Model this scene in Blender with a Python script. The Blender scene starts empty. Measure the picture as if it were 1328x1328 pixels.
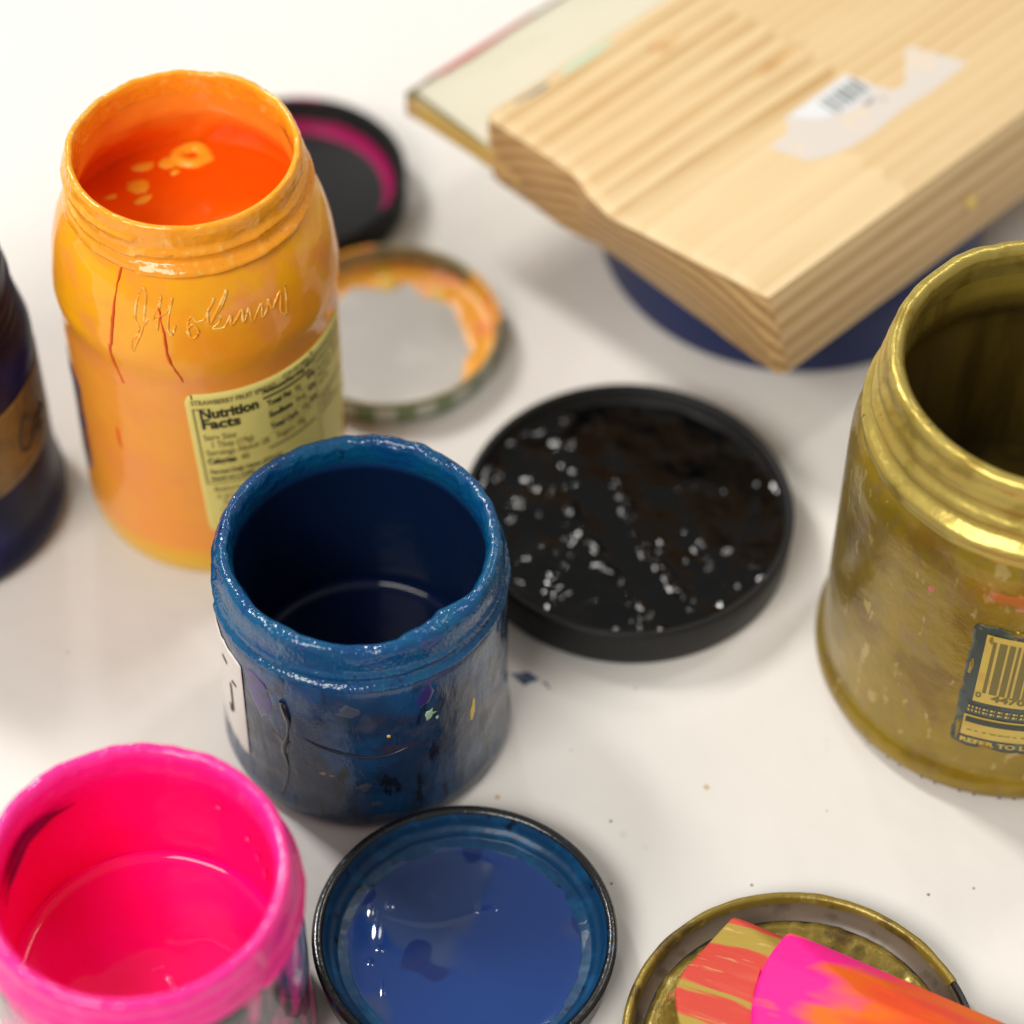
import bpy, bmesh, math, random
from math import sin, cos, pi, radians as R, hypot, atan2, exp
from mathutils import Vector, noise
from bpy_extras.node_shader_utils import PrincipledBSDFWrapper
random.seed(7)
sc = bpy.context.scene
COL = sc.collection
CM = 0.01                                   # everything below is written in centimetres

# ------------------------------------------------------------------ helpers
def tag(o, label=None, cat=None, group=None, kind=None):
    if label: o['label'] = label
    if cat: o['category'] = cat
    if group: o['group'] = group
    if kind: o['kind'] = kind
    return o

def thing(name, label, cat, loc, rz=0, group=None):
    o = bpy.data.objects.new(name, None); COL.objects.link(o)
    o.empty_display_size = 0.02
    o.location = (loc[0]*CM, loc[1]*CM, (loc[2] if len(loc) > 2 else 0)*CM)
    o.rotation_euler = (0, 0, R(rz))
    return tag(o, label, cat, group)

def mesh(name, verts, faces, mat, parent=None, smooth=True, label=None):
    me = bpy.data.meshes.new(name)
    me.from_pydata([(v[0]*CM, v[1]*CM, v[2]*CM) for v in verts], [], faces)
    me.update()
    if smooth:
        me.polygons.foreach_set('use_smooth', [True]*len(me.polygons))
    me.materials.append(mat)
    o = bpy.data.objects.new(name, me); COL.objects.link(o)
    if parent: o.parent = parent
    if label: o['label'] = label
    return o

def dense(prof, step):
    out = [prof[0]]
    for a, b in zip(prof[:-1], prof[1:]):
        n = max(1, int(hypot(b[0]-a[0], b[1]-a[1])/step))
        for k in range(1, n+1):
            t = k/n; out.append((a[0]+(b[0]-a[0])*t, a[1]+(b[1]-a[1])*t))
    return out

def lathe(name, prof, mat, parent, fn=None, segs=160, step=None, label=None):
    """profile of (r, z); a radius of 0 closes the surface on the axis"""
    if step: prof = dense(prof, step)
    V, F, rows = [], [], []
    for i, (r, z) in enumerate(prof):
        if r <= 1e-6:
            rows.append([len(V)]); V.append((0, 0, z)); continue
        row = []
        for k in range(segs):
            a = 2*pi*k/segs
            rr, zz = fn(a, r, z) if fn else (r, z)
            row.append(len(V)); V.append((rr*cos(a), rr*sin(a), zz))
        rows.append(row)
    for a, b in zip(rows[:-1], rows[1:]):
        for k in range(segs):
            k2 = (k+1) % segs
            if len(a) == 1 and len(b) == 1: continue
            if len(a) == 1: F.append((a[0], b[k2], b[k]))
            elif len(b) == 1: F.append((a[k], a[k2], b[0]))
            else: F.append((a[k], a[k2], b[k2], b[k]))
    o = mesh(name, V, F, mat, parent, label=label)
    bm = bmesh.new(); bm.from_mesh(o.data); bmesh.ops.recalc_face_normals(bm, faces=bm.faces)
    bm.to_mesh(o.data); bm.free()
    return o

def solid_of(name, prof, mat, parent, fn=None, segs=160, step=None, label=None):
    return lathe(name, list(prof)+[prof[0]] if prof[0][0] > 0 and prof[-1][0] > 0 else prof, mat, parent, fn, segs, step, label)

def wall_arc(name, prof_fn, a0, a1, mat, parent, n=60, label=None):
    """strip that follows a lathe: prof_fn(angle in rad, t) -> list of (r, z)"""
    V, F = [], []; m = None
    for k in range(n+1):
        a = R(a0+(a1-a0)*k/n); pr = prof_fn(a, k/n); m = len(pr)
        for r, z in pr: V.append((r*cos(a), r*sin(a), z))
    for k in range(n):
        for j in range(m-1):
            F.append((k*m+j, (k+1)*m+j, (k+1)*m+j+1, k*m+j+1))
    return mesh(name, V, F, mat, parent, label=label)

def rad_at(prof, z):
    pts = sorted(prof, key=lambda p: p[1])
    for a, b in zip(pts[:-1], pts[1:]):
        if a[1] <= z <= b[1]:
            t = (z-a[1])/max(1e-9, b[1]-a[1]); return a[0]+(b[0]-a[0])*t
    return pts[0][0] if z < pts[0][1] else pts[-1][0]

def curl(prof, th, z, off):
    r = rad_at(prof, z)+off; a = R(th)
    return (r*cos(a), r*sin(a), z)

def blob_patch(name, pts, prof, mat, parent, h=0.03, label=None):
    """a dab of paint on a lathe surface: outline of (angle, z), raised in the middle"""
    cx = sum(p[0] for p in pts)/len(pts); cz = sum(p[1] for p in pts)/len(pts)
    V = [curl(prof, cx, cz, h)]; F = []; n = len(pts)
    for f, o in ((0.55, h*.85), (0.85, h*.5), (1.0, 0.002), (1.02, -.01)):
        for p in pts: V.append(curl(prof, cx+(p[0]-cx)*f, cz+(p[1]-cz)*f, o))
    for k in range(n):
        k2 = (k+1) % n
        F.append((0, 1+k, 1+k2))
        for l in range(3):
            b = 1+l*n; F.append((b+k, b+n+k, b+n+k2, b+k2))
    return mesh(name, V, F, mat, parent, label=label)

def wrap_grid(name, th0, th1, z0, z1, prof, mat, parent, off=.02, nx=40, nz=16, skew=0, corner=0, rag=0, seed=0, thick=.012, label=None, bot=None):
    """a rectangular sheet wrapped on a lathe; corner = corner radius (cm), rag = torn edges"""
    V, F = [], []
    def pt(i, j, o):
        s, t = i/nx, j/nz
        zl, zh = z0, z1
        rr = rad_at(prof, (z0+z1)/2)
        wid = R(th1-th0)*rr
        if bot: zl = z0+bot(s)
        if corner:
            d = min(s, 1-s)*wid
            if d < corner:
                c = corner-math.sqrt(max(0, corner*corner-(corner-d)**2)); zl += c; zh -= c
        if rag:
            zl += rag*noise.noise(Vector((s*9+seed, 3.1, seed)))+rag*.5*noise.noise(Vector((s*27, 1.1, seed)))
            zh += rag*noise.noise(Vector((s*9+seed, 7.1, seed)))
        z = zl+(zh-zl)*t
        th = th0+(th1-th0)*s+(z1-z)*skew
        if rag: th += math.degrees(rag*(noise.noise(Vector((t*8, 9.7, seed)))+.6*noise.noise(Vector((t*24, 4.7, seed))))/rr)*(1-s)
        return curl(prof, th, z, o)
    for i in range(nx+1):
        for j in range(nz+1): V.append(pt(i, j, off))
    for i in range(nx):
        for j in range(nz):
            a = i*(nz+1)+j; F.append((a, a+nz+1, a+nz+2, a+1))
    o = mesh(name, V, F, mat, parent, label=label)
    if thick:
        md = o.modifiers.new('thick', 'SOLIDIFY'); md.thickness = thick*CM; md.offset = -1
    return o

def text_verts(s, size, bold=0.0, sx=1.0):
    c = bpy.data.curves.new('t', 'FONT'); c.body = s; c.size = size; c.offset = bold; c.resolution_u = 3
    o = bpy.data.objects.new('t', c); COL.objects.link(o)
    dg = bpy.context.evaluated_depsgraph_get(); me = o.evaluated_get(dg).to_mesh()
    V = [(v.co.x*sx, v.co.y) for v in me.vertices]; F = [tuple(p.vertices) for p in me.polygons]
    o.evaluated_get(dg).to_mesh_clear(); bpy.data.objects.remove(o); bpy.data.curves.remove(c)
    return V, F

class Print:
    """ink on a wrapped label: texts and rules gathered into one mesh"""
    def __init__(s, prof, off, skew=0, ztop=0): s.V, s.F, s.prof, s.off, s.skew, s.zt = [], [], prof, off, skew, ztop
    def put(s, th, z): return curl(s.prof, th+(s.zt-z)*s.skew, z, s.off)
    def text(s, t, th, z, size, bold=0, sx=1.0, width=None):
        V, F = text_verts(t, size, bold, sx)
        if not V: return
        r = rad_at(s.prof, z)
        if width: k = width/max(v[0] for v in V); V = [(v[0]*k, v[1]) for v in V]
        b = len(s.V)
        s.V += [s.put(th+math.degrees(x/r), z+y) for x, y in V]
        s.F += [tuple(b+i for i in f) for f in F]
    def rect(s, th0, th1, z0, z1):
        n = max(1, int(abs(th1-th0)/2)); m = max(1, int(abs(z1-z0)/.3)); b = len(s.V)
        for i in range(n+1):
            for j in range(m+1): s.V.append(s.put(th0+(th1-th0)*i/n, z0+(z1-z0)*j/m))
        for i in range(n):
            for j in range(m):
                a = b+i*(m+1)+j; s.F.append((a, a+m+1, a+m+2, a+1))
    def build(s, name, mat, parent): return mesh(name, s.V, s.F, mat, parent, smooth=False)

def tube(name, pts, rad, mat, parent, closed_ends=True, n=6, label=None, join=None):
    """tube along points; several strokes may be joined into one mesh with join=list"""
    V, F = ([], []) if join is None else join
    P = [Vector(p) for p in pts]
    for i, p in enumerate(P):
        t = (P[min(i+1, len(P)-1)]-P[max(i-1, 0)]).normalized()
        up = Vector((0, 0, 1)) if abs(t.z) < .9 else Vector((1, 0, 0))
        x = t.cross(up).normalized(); y = x.cross(t)
        rr = rad(i/max(1, len(P)-1)) if callable(rad) else rad
        for k in range(n):
            a = 2*pi*k/n; q = p+(x*cos(a)+y*sin(a))*rr; V.append(tuple(q))
    b = len(V)-len(P)*n
    for i in range(len(P)-1):
        for k in range(n):
            k2 = (k+1) % n
            F.append((b+i*n+k, b+i*n+k2, b+(i+1)*n+k2, b+(i+1)*n+k))
    F.append(tuple(b+k for k in range(n))); F.append(tuple(b+(len(P)-1)*n+k for k in reversed(range(n))))
    if join is None: return mesh(name, V, F, mat, parent, label=label)

def smooth_line(pts, k=6):
    out = []
    for i in range(len(pts)-1):
        p0, p1, p2, p3 = pts[max(i-1, 0)], pts[i], pts[i+1], pts[min(i+2, len(pts)-1)]
        for j in range(k):
            t = j/k
            out.append(tuple(.5*((2*b)+(-a+c)*t+(2*a-5*b+4*c-d)*t*t+(-a+3*b-3*c+d)*t**3) for a, b, c, d in zip(p0, p1, p2, p3)))
    out.append(tuple(pts[-1])); return out

def field(name, rad, zfn, mat, parent, rings=60, segs=160, label=None, skirt=0):
    """round pool of paint: polar height field"""
    V = [(0, 0, zfn(0, 0))]; F = []
    for i in range(1, rings+1):
        for k in range(segs):
            a = 2*pi*k/segs; rr = (rad(a) if callable(rad) else rad)*i/rings
            x, y = rr*cos(a), rr*sin(a); V.append((x, y, zfn(x, y)))
    if skirt:
        for k in range(segs):
            v = V[1+(rings-1)*segs+k]; V.append((v[0], v[1], v[2]-skirt))
    for k in range(segs):
        F.append((0, 1+k, 1+(k+1) % segs))
    for i in range(rings-1+(1 if skirt else 0)):
        for k in range(segs):
            a = 1+i*segs; k2 = (k+1) % segs
            F.append((a+k, a+segs+k, a+segs+k2, a+k2))
    return mesh(name, V, F, mat, parent, label=label)

def N(x, y, z=0, s=1.0): return noise.noise(Vector((x*s, y*s, z*s)))

# ------------------------------------------------------------------ materials
def lin(c):
    if isinstance(c, str):
        c = [int(c[i:i+2], 16)/255 for i in (0, 2, 4)]
        return tuple(x/12.92 if x <= .04045 else ((x+.055)/1.055)**2.4 for x in c)+(1,)
    return tuple(c)+(1,)

class Mat:
    def __init__(s, name, color, rough=.5, metal=0, coat=0, coat_rough=.03, spec=.5, ior=1.5):
        s.m = bpy.data.materials.new(name); s.m.use_nodes = True
        s.nt = s.m.node_tree; s.n = s.nt.nodes; s.b = s.n['Principled BSDF']
        s.set('Roughness', rough); s.set('Metallic', metal); s.set('Coat Weight', coat); s.set('Coat Roughness', coat_rough)
        s.set('Specular IOR Level', spec); s.set('IOR', ior)
        rgb = s.n.new('ShaderNodeRGB'); rgb.outputs[0].default_value = lin(color)
        s.c = rgb.outputs[0]; s.hook()
        tc = s.n.new('ShaderNodeTexCoord'); mp = s.n.new('ShaderNodeMapping'); mp.inputs['Scale'].default_value = (100, 100, 100)
        s.link(tc.outputs['Object'], mp.inputs['Vector']); s.co = mp.outputs[0]; s.bump_in = None
    def link(s, a, b): s.nt.links.new(a, b)
    def set(s, k, v): s.b.inputs[k].default_value = v
    def hook(s): s.link(s.c, s.b.inputs['Base Color'])
    def vec(s, scale, off=(0, 0, 0)):
        mp = s.n.new('ShaderNodeMapping'); mp.inputs['Scale'].default_value = scale; mp.inputs['Location'].default_value = off
        s.link(s.co, mp.inputs['Vector']); return mp.outputs[0]
    def noise(s, scale, off=0, detail=4, stretch=(1, 1, 1), rough=.55, dist=0):
        t = s.n.new('ShaderNodeTexNoise'); t.inputs['Scale'].default_value = scale; t.inputs['Detail'].default_value = detail
        t.inputs['Roughness'].default_value = rough; t.inputs['Distortion'].default_value = dist
        s.link(s.vec(stretch, (off, off*.7, off*1.3)), t.inputs['Vector']); return t.outputs[0]
    def ramp(s, v, lo, hi, a=0., b=1.):
        r = s.n.new('ShaderNodeMapRange'); r.inputs[1].default_value = lo; r.inputs[2].default_value = hi
        r.inputs[3].default_value = a; r.inputs[4].default_value = b; r.clamp = True
        s.link(v, r.inputs[0]); return r.outputs[0]
    def math(s, op, a, b=None):
        m = s.n.new('ShaderNodeMath'); m.operation = op
        for i, x in enumerate((a, b)):
            if x is None: continue
            if isinstance(x, (int, float)): m.inputs[i].default_value = x
            else: s.link(x, m.inputs[i])
        return m.outputs[0]
    def xyz(s):
        x = s.n.new('ShaderNodeSeparateXYZ'); s.link(s.co, x.inputs[0]); return x.outputs
    def mix(s, fac, color):
        m = s.n.new('ShaderNodeMix'); m.data_type = 'RGBA'
        if isinstance(fac, (int, float)): m.inputs[0].default_value = fac
        else: s.link(fac, m.inputs[0])
        s.link(s.c, m.inputs[6])
        if hasattr(color, 'links'): s.link(color, m.inputs[7])
        else: m.inputs[7].default_value = lin(color)
        s.c = m.outputs[2]; s.hook(); return s
    def layer(s, color, scale, lo, hi, off=0, stretch=(1, 1, 1), detail=4, amount=1., rough=.55, dist=0):
        return s.mix(s.ramp(s.noise(scale, off, detail, stretch, rough, dist), lo, hi, 0, amount), color)
    def bump(s, scale, dist, off=0, detail=3, stretch=(1, 1, 1), coat=True):
        return s.bump_h(s.noise(scale, off, detail, stretch), dist, coat)
    def bump_h(s, h, dist, coat=True):
        b = s.n.new('ShaderNodeBump'); b.inputs['Strength'].default_value = 1; b.inputs['Distance'].default_value = dist*CM
        s.link(h, b.inputs['Height'])
        if s.bump_in: s.link(s.bump_in, b.inputs['Normal'])
        s.bump_in = b.outputs[0]; s.link(b.outputs[0], s.b.inputs['Normal'])
        if coat: s.link(b.outputs[0], s.b.inputs['Coat Normal'])
        return s
    def rough_var(s, scale, a, b, off=0):
        s.link(s.ramp(s.noise(scale, off), .35, .65, a, b), s.b.inputs['Roughness']); return s

# table: white paper, faint stains and specks
tm = Mat('white_paper', (.80, .775, .74), .6, spec=.2)
tm.layer((.74, .715, .68), .12, .5, .75, 3, detail=3, amount=.5).layer((.76, .74, .71), .9, .55, .8, 9, amount=.35)
v = tm.n.new('ShaderNodeTexVoronoi'); v.inputs['Scale'].default_value = .33; tm.link(tm.vec((1, 1, 0)), v.inputs['Vector'])
tm.mix(tm.ramp(v.outputs['Distance'], .012, .022, .7, 0), (.12, .10, .09))
tm.layer((.62, .60, .57), 2.4, .70, .78, 21, (1, .5, 1), 5, .5)
tm.bump(.35, .10, 1, 2).bump(6, .004, 5, 3)

# orange jar
M_orange = Mat('orange_paint_behind_glass', (.95, .34, .018), .4, coat=.75, coat_rough=.04, spec=.1)
z_ = M_orange.xyz()[2]
M_orange.layer((.97, .43, .008), .35, .40, .60, 2, amount=.95).layer((.90, .30, .06), .5, .52, .68, 17, amount=.8)
M_orange.mix(M_orange.ramp(z_, 9.9, 9.6, 0, .55), (.90, .31, .055))
M_orange.mix(M_orange.ramp(z_, 1.9, 1.1, 0, .9), (.84, .50, .008))
M_orange.bump(.9, .03, 3, 2)
M_orim = Mat('orange_paint_crust', (.97, .37, .018), .22, coat=.3, spec=.4)
M_orim.layer((.55, .22, .02), 2.5, .66, .74, 4, (1, 1, 2), amount=.7).layer((1., .5, .08), 2, .55, .7, 8).bump(2.2, .05, 1, 2)
M_oin = Mat('wet_orange_paint', (.95, .20, .006), .2, coat=.2, spec=.3)
M_oin.mix(M_oin.ramp(M_oin.xyz()[2], 12.6, 13.1), (.95, .34, .03)); M_oin.bump(.6, .12, 6, 2)
M_oliq = Mat('orange_liquid', (.95, .125, .003), .03, spec=.9); M_oliq.bump(.8, .035, 12, 1)
M_crack = Mat('red_orange_run', (.78, .10, .006), .3)
M_emb = Mat('embossed_glass', (.96, .40, .02), .10, coat=.5); M_emb.layer((1, .62, .16), 3.2, .5, .56, 2)  # lighter dashes are highlights on the raised strokes, put into the colour
M_label = Mat('yellow_green_label_paper', (.80, .70, .21), .45, spec=.25); M_label.layer((.72, .62, .17), 1.5, .5, .7, 3, amount=.4)
M_ink = Mat('black_print', (.025, .022, .012), .5)
M_ink2 = Mat('faded_print', (.22, .17, .05), .5)
M_bluelab = Mat('dark_blue_label', (.03, .04, .10), .3, coat=.6); M_bluelab.layer((.25, .08, .04), 2, .5, .6)

# blue jar
M_bbody = Mat('smeared_dark_blue_plastic', (.009, .028, .070), .22, coat=.4, coat_rough=.05, spec=.35)
M_bbody.layer((.010, .060, .16), .55, .46, .58, 4, (1, 1, .8), amount=.9).layer((.035, .03, .05), .6, .52, .62, 31, (1, 1, 2), amount=.9)
M_bbody.layer((.06, .08, .11), .9, .58, .68, 12, (1, 1, .6), amount=.45).layer((.004, .006, .012), 1.0, .60, .64, 44, (1.6, 1.6, .5), 6, .95)
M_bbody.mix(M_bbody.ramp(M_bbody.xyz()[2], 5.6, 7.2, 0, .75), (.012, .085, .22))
M_bbody.bump(2.2, .05, 3, 4, (1, 1, .4)).rough_var(1.3, .15, .42, 3)
M_brim = Mat('thick_blue_paint', (.003, .085, .20), .12, coat=.15, coat_rough=.05, spec=.5)
M_brim.layer((.003, .055, .19), .9, .45, .6, 5, amount=.8).layer((.005, .02, .05), 2.2, .63, .70, 9, (1, 1, 2.2), amount=.9).layer((.006, .10, .24), 2.5, .58, .72, 20, amount=.7)
M_brim.bump(3.5, .05, 1, 2).bump(9, .022, 7, 1)
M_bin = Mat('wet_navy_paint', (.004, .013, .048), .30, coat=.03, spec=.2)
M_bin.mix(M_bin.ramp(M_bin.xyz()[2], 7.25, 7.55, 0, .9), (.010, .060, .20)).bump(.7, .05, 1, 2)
M_bliq = Mat('navy_liquid', (.004, .011, .05), .06, spec=.3); M_bliq.bump(.5, .03, 2, 2)
M_wlab = Mat('white_label', (.75, .72, .67), .4); M_purple = Mat('purple_paint', (.035, .02, .16), .3, coat=.4); M_purple.layer((.02, .02, .06), 2, .5, .6)
M_yel = Mat('yellow_paint', (.75, .52, .06), .3, coat=.4); M_mint = Mat('mint_paint', (.35, .55, .36), .4); M_tan = Mat('tan_paint', (.40, .25, .09), .4)
M_grey = Mat('grey_blue_smear', (.05, .07, .10), .35); M_dark = Mat('black_blue_run', (.008, .010, .022), .25, coat=.5)

# pink jar
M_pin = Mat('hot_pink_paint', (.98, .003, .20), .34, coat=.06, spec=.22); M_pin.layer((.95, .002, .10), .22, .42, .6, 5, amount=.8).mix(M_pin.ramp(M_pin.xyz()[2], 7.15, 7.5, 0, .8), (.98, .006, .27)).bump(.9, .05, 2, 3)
M_prim = Mat('magenta_paint_crust', (.98, .018, .30), .25, coat=.4); M_prim.layer((.98, .12, .48), 2, .6, .75, 3, amount=.6).bump(2.2, .05, 1, 3)
M_pliq = Mat('hot_pink_liquid', (.98, .004, .22), .06, spec=.3); M_pliq.layer((.95, .002, .11), .22, .42, .6, 5, amount=.6); M_pliq.bump(.5, .045, 8, 2)
M_pbody = Mat('pink_streaked_grey_plastic', (.045, .042, .045), .25, coat=.6)
M_pbody.layer((.75, .03, .25), .9, .50, .58, 6, (1, 1, .35)).layer((.45, .16, .25), 1.1, .56, .66, 14, (1, 1, .3), amount=.8)
M_prun = Mat('dark_plum_run', (.16, .004, .05), .3)

# gold jar
M_gold = Mat('gold_paint_behind_glass', (.28, .19, .012), .34, metal=.45, coat=.45, coat_rough=.05, spec=.2)
M_gold.layer((.33, .22, .018), .5, .45, .62, 3, amount=.9).layer((.26, .17, .06), 1.3, .54, .62, 8, (1, 1, .6), 7, .5).layer((.17, .09, .008), .42, .53, .66, 21, amount=.6)
M_gold.layer((.50, .38, .13), 1.8, .61, .66, 30, (1, 1, .5), 8, .7).layer((.16, .12, .07), 3.5, .64, .68, 40, (1.5, 1.5, .6), 6, .25).bump(1.5, .05, 2, 5)
M_gneck = Mat('bright_gold_paint', (.52, .40, .09), .34, metal=.6, coat=.2)
M_gneck.layer((.36, .25, .035), .8, .55, .66, 5, amount=.8).layer((.12, .10, .05), 3, .67, .72, 9, amount=.8).bump(1.2, .05, 3, 2).bump(9, .008, 4, 3)
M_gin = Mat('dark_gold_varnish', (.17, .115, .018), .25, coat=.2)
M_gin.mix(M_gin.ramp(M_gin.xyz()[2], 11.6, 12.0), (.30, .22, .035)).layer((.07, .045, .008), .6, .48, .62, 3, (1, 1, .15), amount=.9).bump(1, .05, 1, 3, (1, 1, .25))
M_green = Mat('dark_green_label', (.030, .050, .042), .35, coat=.3)
M_green.layer((.10, .12, .06), 1.8, .56, .66, 4, amount=.8).layer((.012, .016, .02), 1.4, .55, .64, 11).layer((.30, .22, .05), 3, .66, .70, 19)
M_ylab = Mat('yellow_label_panel', (.58, .43, .08), .4); M_ylab.layer((.50, .30, .06), 1.2, .52, .68, 3, amount=.7)
M_olive = Mat('olive_print', (.17, .14, .035), .45); M_ginsk = Mat('dark_green_print', (.035, .045, .03), .45)
M_rust = Mat('rust_orange_smear', (.42, .13, .02), .3, coat=.6); M_pinksm = Mat('pink_smear', (.55, .12, .12), .35)

# navy jar
M_navy = Mat('navy_jar_paint', (.006, .007, .034), .4, coat=.06, coat_rough=.1, spec=.12); M_navy.layer((.014, .016, .09), .4, .5, .65, 4).layer((.012, .012, .03), .8, .55, .7, 9, amount=.7)
M_band = Mat('tan_paper_band', (.24, .145, .035), .5); M_band.layer((.15, .09, .03), 1.6, .45, .65, 3).layer((.32, .22, .05), 2.5, .6, .72, 13, amount=.6)

# lids
M_blk = Mat('black_lid_plastic', (.008, .008, .0082), .45, spec=.3); M_blk.bump(5, .01, 1, 3)
M_blkp = Mat('wet_black_paint', (.0016, .0017, .002), .065, spec=.36); M_blkp.bump(2.6, .02, 2, 1)
M_blkgl = Mat('black_lid_gloss', (.008, .009, .011), .25, coat=.3); M_blkgl.layer((.01, .05, .11), 1.2, .60, .66, 3).bump(4, .02, 3, 3)
M_bcoat = Mat('blue_paint_film', (.005, .045, .12), .38, coat=.05, spec=.3); M_bcoat.layer((.008, .075, .18), 1.5, .52, .66, 4).layer((.003, .012, .03), 2, .62, .68, 9).bump(1.8, .02, 3, 1)
M_bpool = Mat('blue_paint_pool', (.013, .046, .20), .10, coat=.2)
M_bpool.layer((.040, .064, .155), .22, .47, .52, 5, detail=2, amount=.85).layer((.010, .022, .12), .55, .62, .645, 12, detail=1, amount=.85)
M_fus = Mat('fuchsia_paint', (.40, .006, .11), .4, spec=.2); M_fus.layer((.25, .005, .07), 2, .55, .65, 3)
M_fblk = Mat('faded_black_plastic', (.014, .014, .0145), .5, spec=.15)
M_gshell = Mat('olive_metal_lid', (.28, .25, .14), .35, metal=.5); M_gshell.layer((.40, .36, .22), 1.5, .5, .65, 4)
M_check = Mat('green_white_check', (.62, .63, .52), .3, coat=.5)
X = M_check.xyz(); at_ = M_check.n.new('ShaderNodeMath'); at_.operation = 'ARCTAN2'; M_check.link(X[1], at_.inputs[0]); M_check.link(X[0], at_.inputs[1])
sn = M_check.math('SINE', M_check.math('MULTIPLY', at_.outputs[0], 17)); sz = M_check.math('SINE', M_check.math('MULTIPLY', X[2], 7.5))
M_check.mix(M_check.ramp(sn, -.15, .15, 0, .85), (.10, .20, .035)).mix(M_check.ramp(sz, .1, .3, 0, .5), (.07, .17, .03))
M_disc = Mat('grey_lid_liner', (.50, .495, .47), .4); M_disc.layer((.55, .545, .52), .5, .5, .6, 3)
M_ores = Mat('orange_paint_residue', (.90, .40, .03), .35, coat=.3); M_ores.layer((.88, .30, .09), .9, .53, .62, 3).layer((.72, .50, .03), .8, .55, .66, 15).bump(2, .06, 2, 3)
M_lidwall = Mat('brown_grey_lid_lacquer', (.20, .155, .115), .35); M_lidwall.layer((.10, .075, .05), .9, .55, .7, 3)
M_lidedge = Mat('dark_lid_edge', (.012, .012, .011), .3)
M_gpaint = Mat('gold_paint_film', (.30, .215, .035), .38, metal=.45, coat=.2)
M_gpaint.layer((.14, .09, .02), .8, .53, .62, 3, (1, 1, 1)).layer((.46, .37, .10), 1.6, .6, .7, 9).bump(2, .05, 2, 4)
M_tub = Mat('dark_blue_plastic', (.012, .024, .105), .4, spec=.2)

# foam brushes
M_f1 = Mat('red_olive_striped_foam', (.58, .055, .034), .6, spec=.3)
ft = M_f1.math('ADD', M_f1.xyz()[1], M_f1.math('MULTIPLY', M_f1.math('SUBTRACT', M_f1.noise(1.1, 5, 5, (.18, 1.6, .5)), .5), 1.5))
M_f1.layer((.64, .13, .08), 1.2, .5, .7, 9, (.2, 2.4, 1), amount=.6)
for lo, hi in ((-1.15, -.30), (-2.78, -2.52), (-4.1, -3.45)):
    M_f1.mix(M_f1.math('MULTIPLY', M_f1.ramp(ft, lo-.05, lo+.06), M_f1.ramp(ft, hi+.05, hi-.06)), (.40, .28, .045))
M_f1.layer((.62, .42, .16), 1.6, .62, .68, 33, (.15, 2.6, 1), 5, .7).bump(5, .02, 2, 3, (.3, 1, 1))
M_f2 = Mat('orange_pink_foam', (.82, .135, .003), .6, spec=.3)
fx = M_f2.ramp(M_f2.math('ADD', M_f2.math('MULTIPLY', M_f2.xyz()[0], .13), M_f2.math('MULTIPLY', M_f2.noise(.42, 9, 3, (.5, 1.1, 1), dist=.5), -1.5)), -.54, -.34, 1, 0)
M_f2.layer((.86, .05, .03), .5, .47, .6, 20, (.4, 1.4, 1), 2, amount=.85).mix(fx, (.92, .006, .27)).layer((.90, .15, .003), .55, .58, .68, 31, (.3, 1.6, 1), 3).bump(4, .02, 2, 3)
M_stick = Mat('pale_wood_handle', (.62, .45, .25), .5)

# pine board
def wood(name, light, darkc, cy, cz, scale, dist, amount, joints=False):
    m = Mat(name, light, .5, spec=.35)
    def rings(cy, cz, scale, dist):
        w = m.n.new('ShaderNodeTexWave'); w.wave_type = 'RINGS'; w.rings_direction = 'X'; w.wave_profile = 'SAW'
        w.inputs['Scale'].default_value = scale; w.inputs['Distortion'].default_value = dist; w.inputs['Detail'].default_value = 2
        w.inputs['Detail Scale'].default_value = .6
        m.link(m.vec((.13, 1, 1), (0, cy, cz)), w.inputs['Vector']); return w.outputs['Fac']
    w1 = rings(cy, cz, scale, dist)
    m.mix(m.ramp(w1, .35, 1, 0, amount), darkc)
    m.layer(tuple(x*.86 for x in light), 3, .45, .7, 3, (.06, 1.6, 1.6), amount=.55)
    m.layer((.70, .47, .22), .14, .5, .68, 8, (.5, 1, 1), 3, amount=.5)
    return m
M_w_strip = wood('pine_wavy_grain', (.80, .60, .33), (.60, .36, .135), -11.5, 4.5, .30, 2.2, .85)
M_w_pale = wood('pine_pale_piece', (.83, .64, .37), (.74, .50, .24), -8, 12, .16, 1.2, .45)
M_w_tan = wood('pine_tan_piece', (.76, .56, .31), (.64, .41, .18), -4, 9, .24, 1.8, .6)
M_w_end = wood('pine_end_grain', (.66, .43, .19), (.22, .11, .03), -4.5, 3.0, .60, 1.6, 1)
M_w_side = wood('pine_side', (.74, .54, .29), (.45, .25, .08), 6, 7.5, .46, 2.6, 1)
M_tongue = Mat('cloudy_cream_acrylic', (.86, .82, .66), .25, ior=1.45); M_tongue.set('Transmission Weight', .28); M_tongue.layer((.80, .78, .60), .6, .5, .65, 3, (.3, 1, 1), amount=.6)
M_tred = Mat('red_paint_edge', (.50, .10, .09), .4); M_tyel = Mat('mustard_paint', (.76, .55, .16), .4); M_tyel.layer((.70, .47, .20), .5, .45, .6, 2)
M_tgreen = Mat('olive_green_edge', (.13, .13, .04), .4)
M_tedge = Mat('olive_brown_edge', (.24, .18, .08), .45)
M_stick_w = Mat('torn_sticker_paper', (.68, .62, .56), .5); M_stick_w.layer((.78, .63, .44), .9, .56, .68, 4, amount=.75)
M_stick_b = Mat('white_barcode_paper', (.74, .75, .76), .45); M_bar = Mat('grey_barcode_ink', (.22, .24, .24), .5)
M_knot = Mat('brown_knot', (.55, .32, .12), .5); M_knot.layer((.70, .47, .22), 1.2, .45, .6, 3)
M_teal = Mat('pale_teal_smudge', (.50, .66, .50), .5)
M_smear = Mat('blue_smear', (.03, .055, .14), .3, coat=.4)

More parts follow.
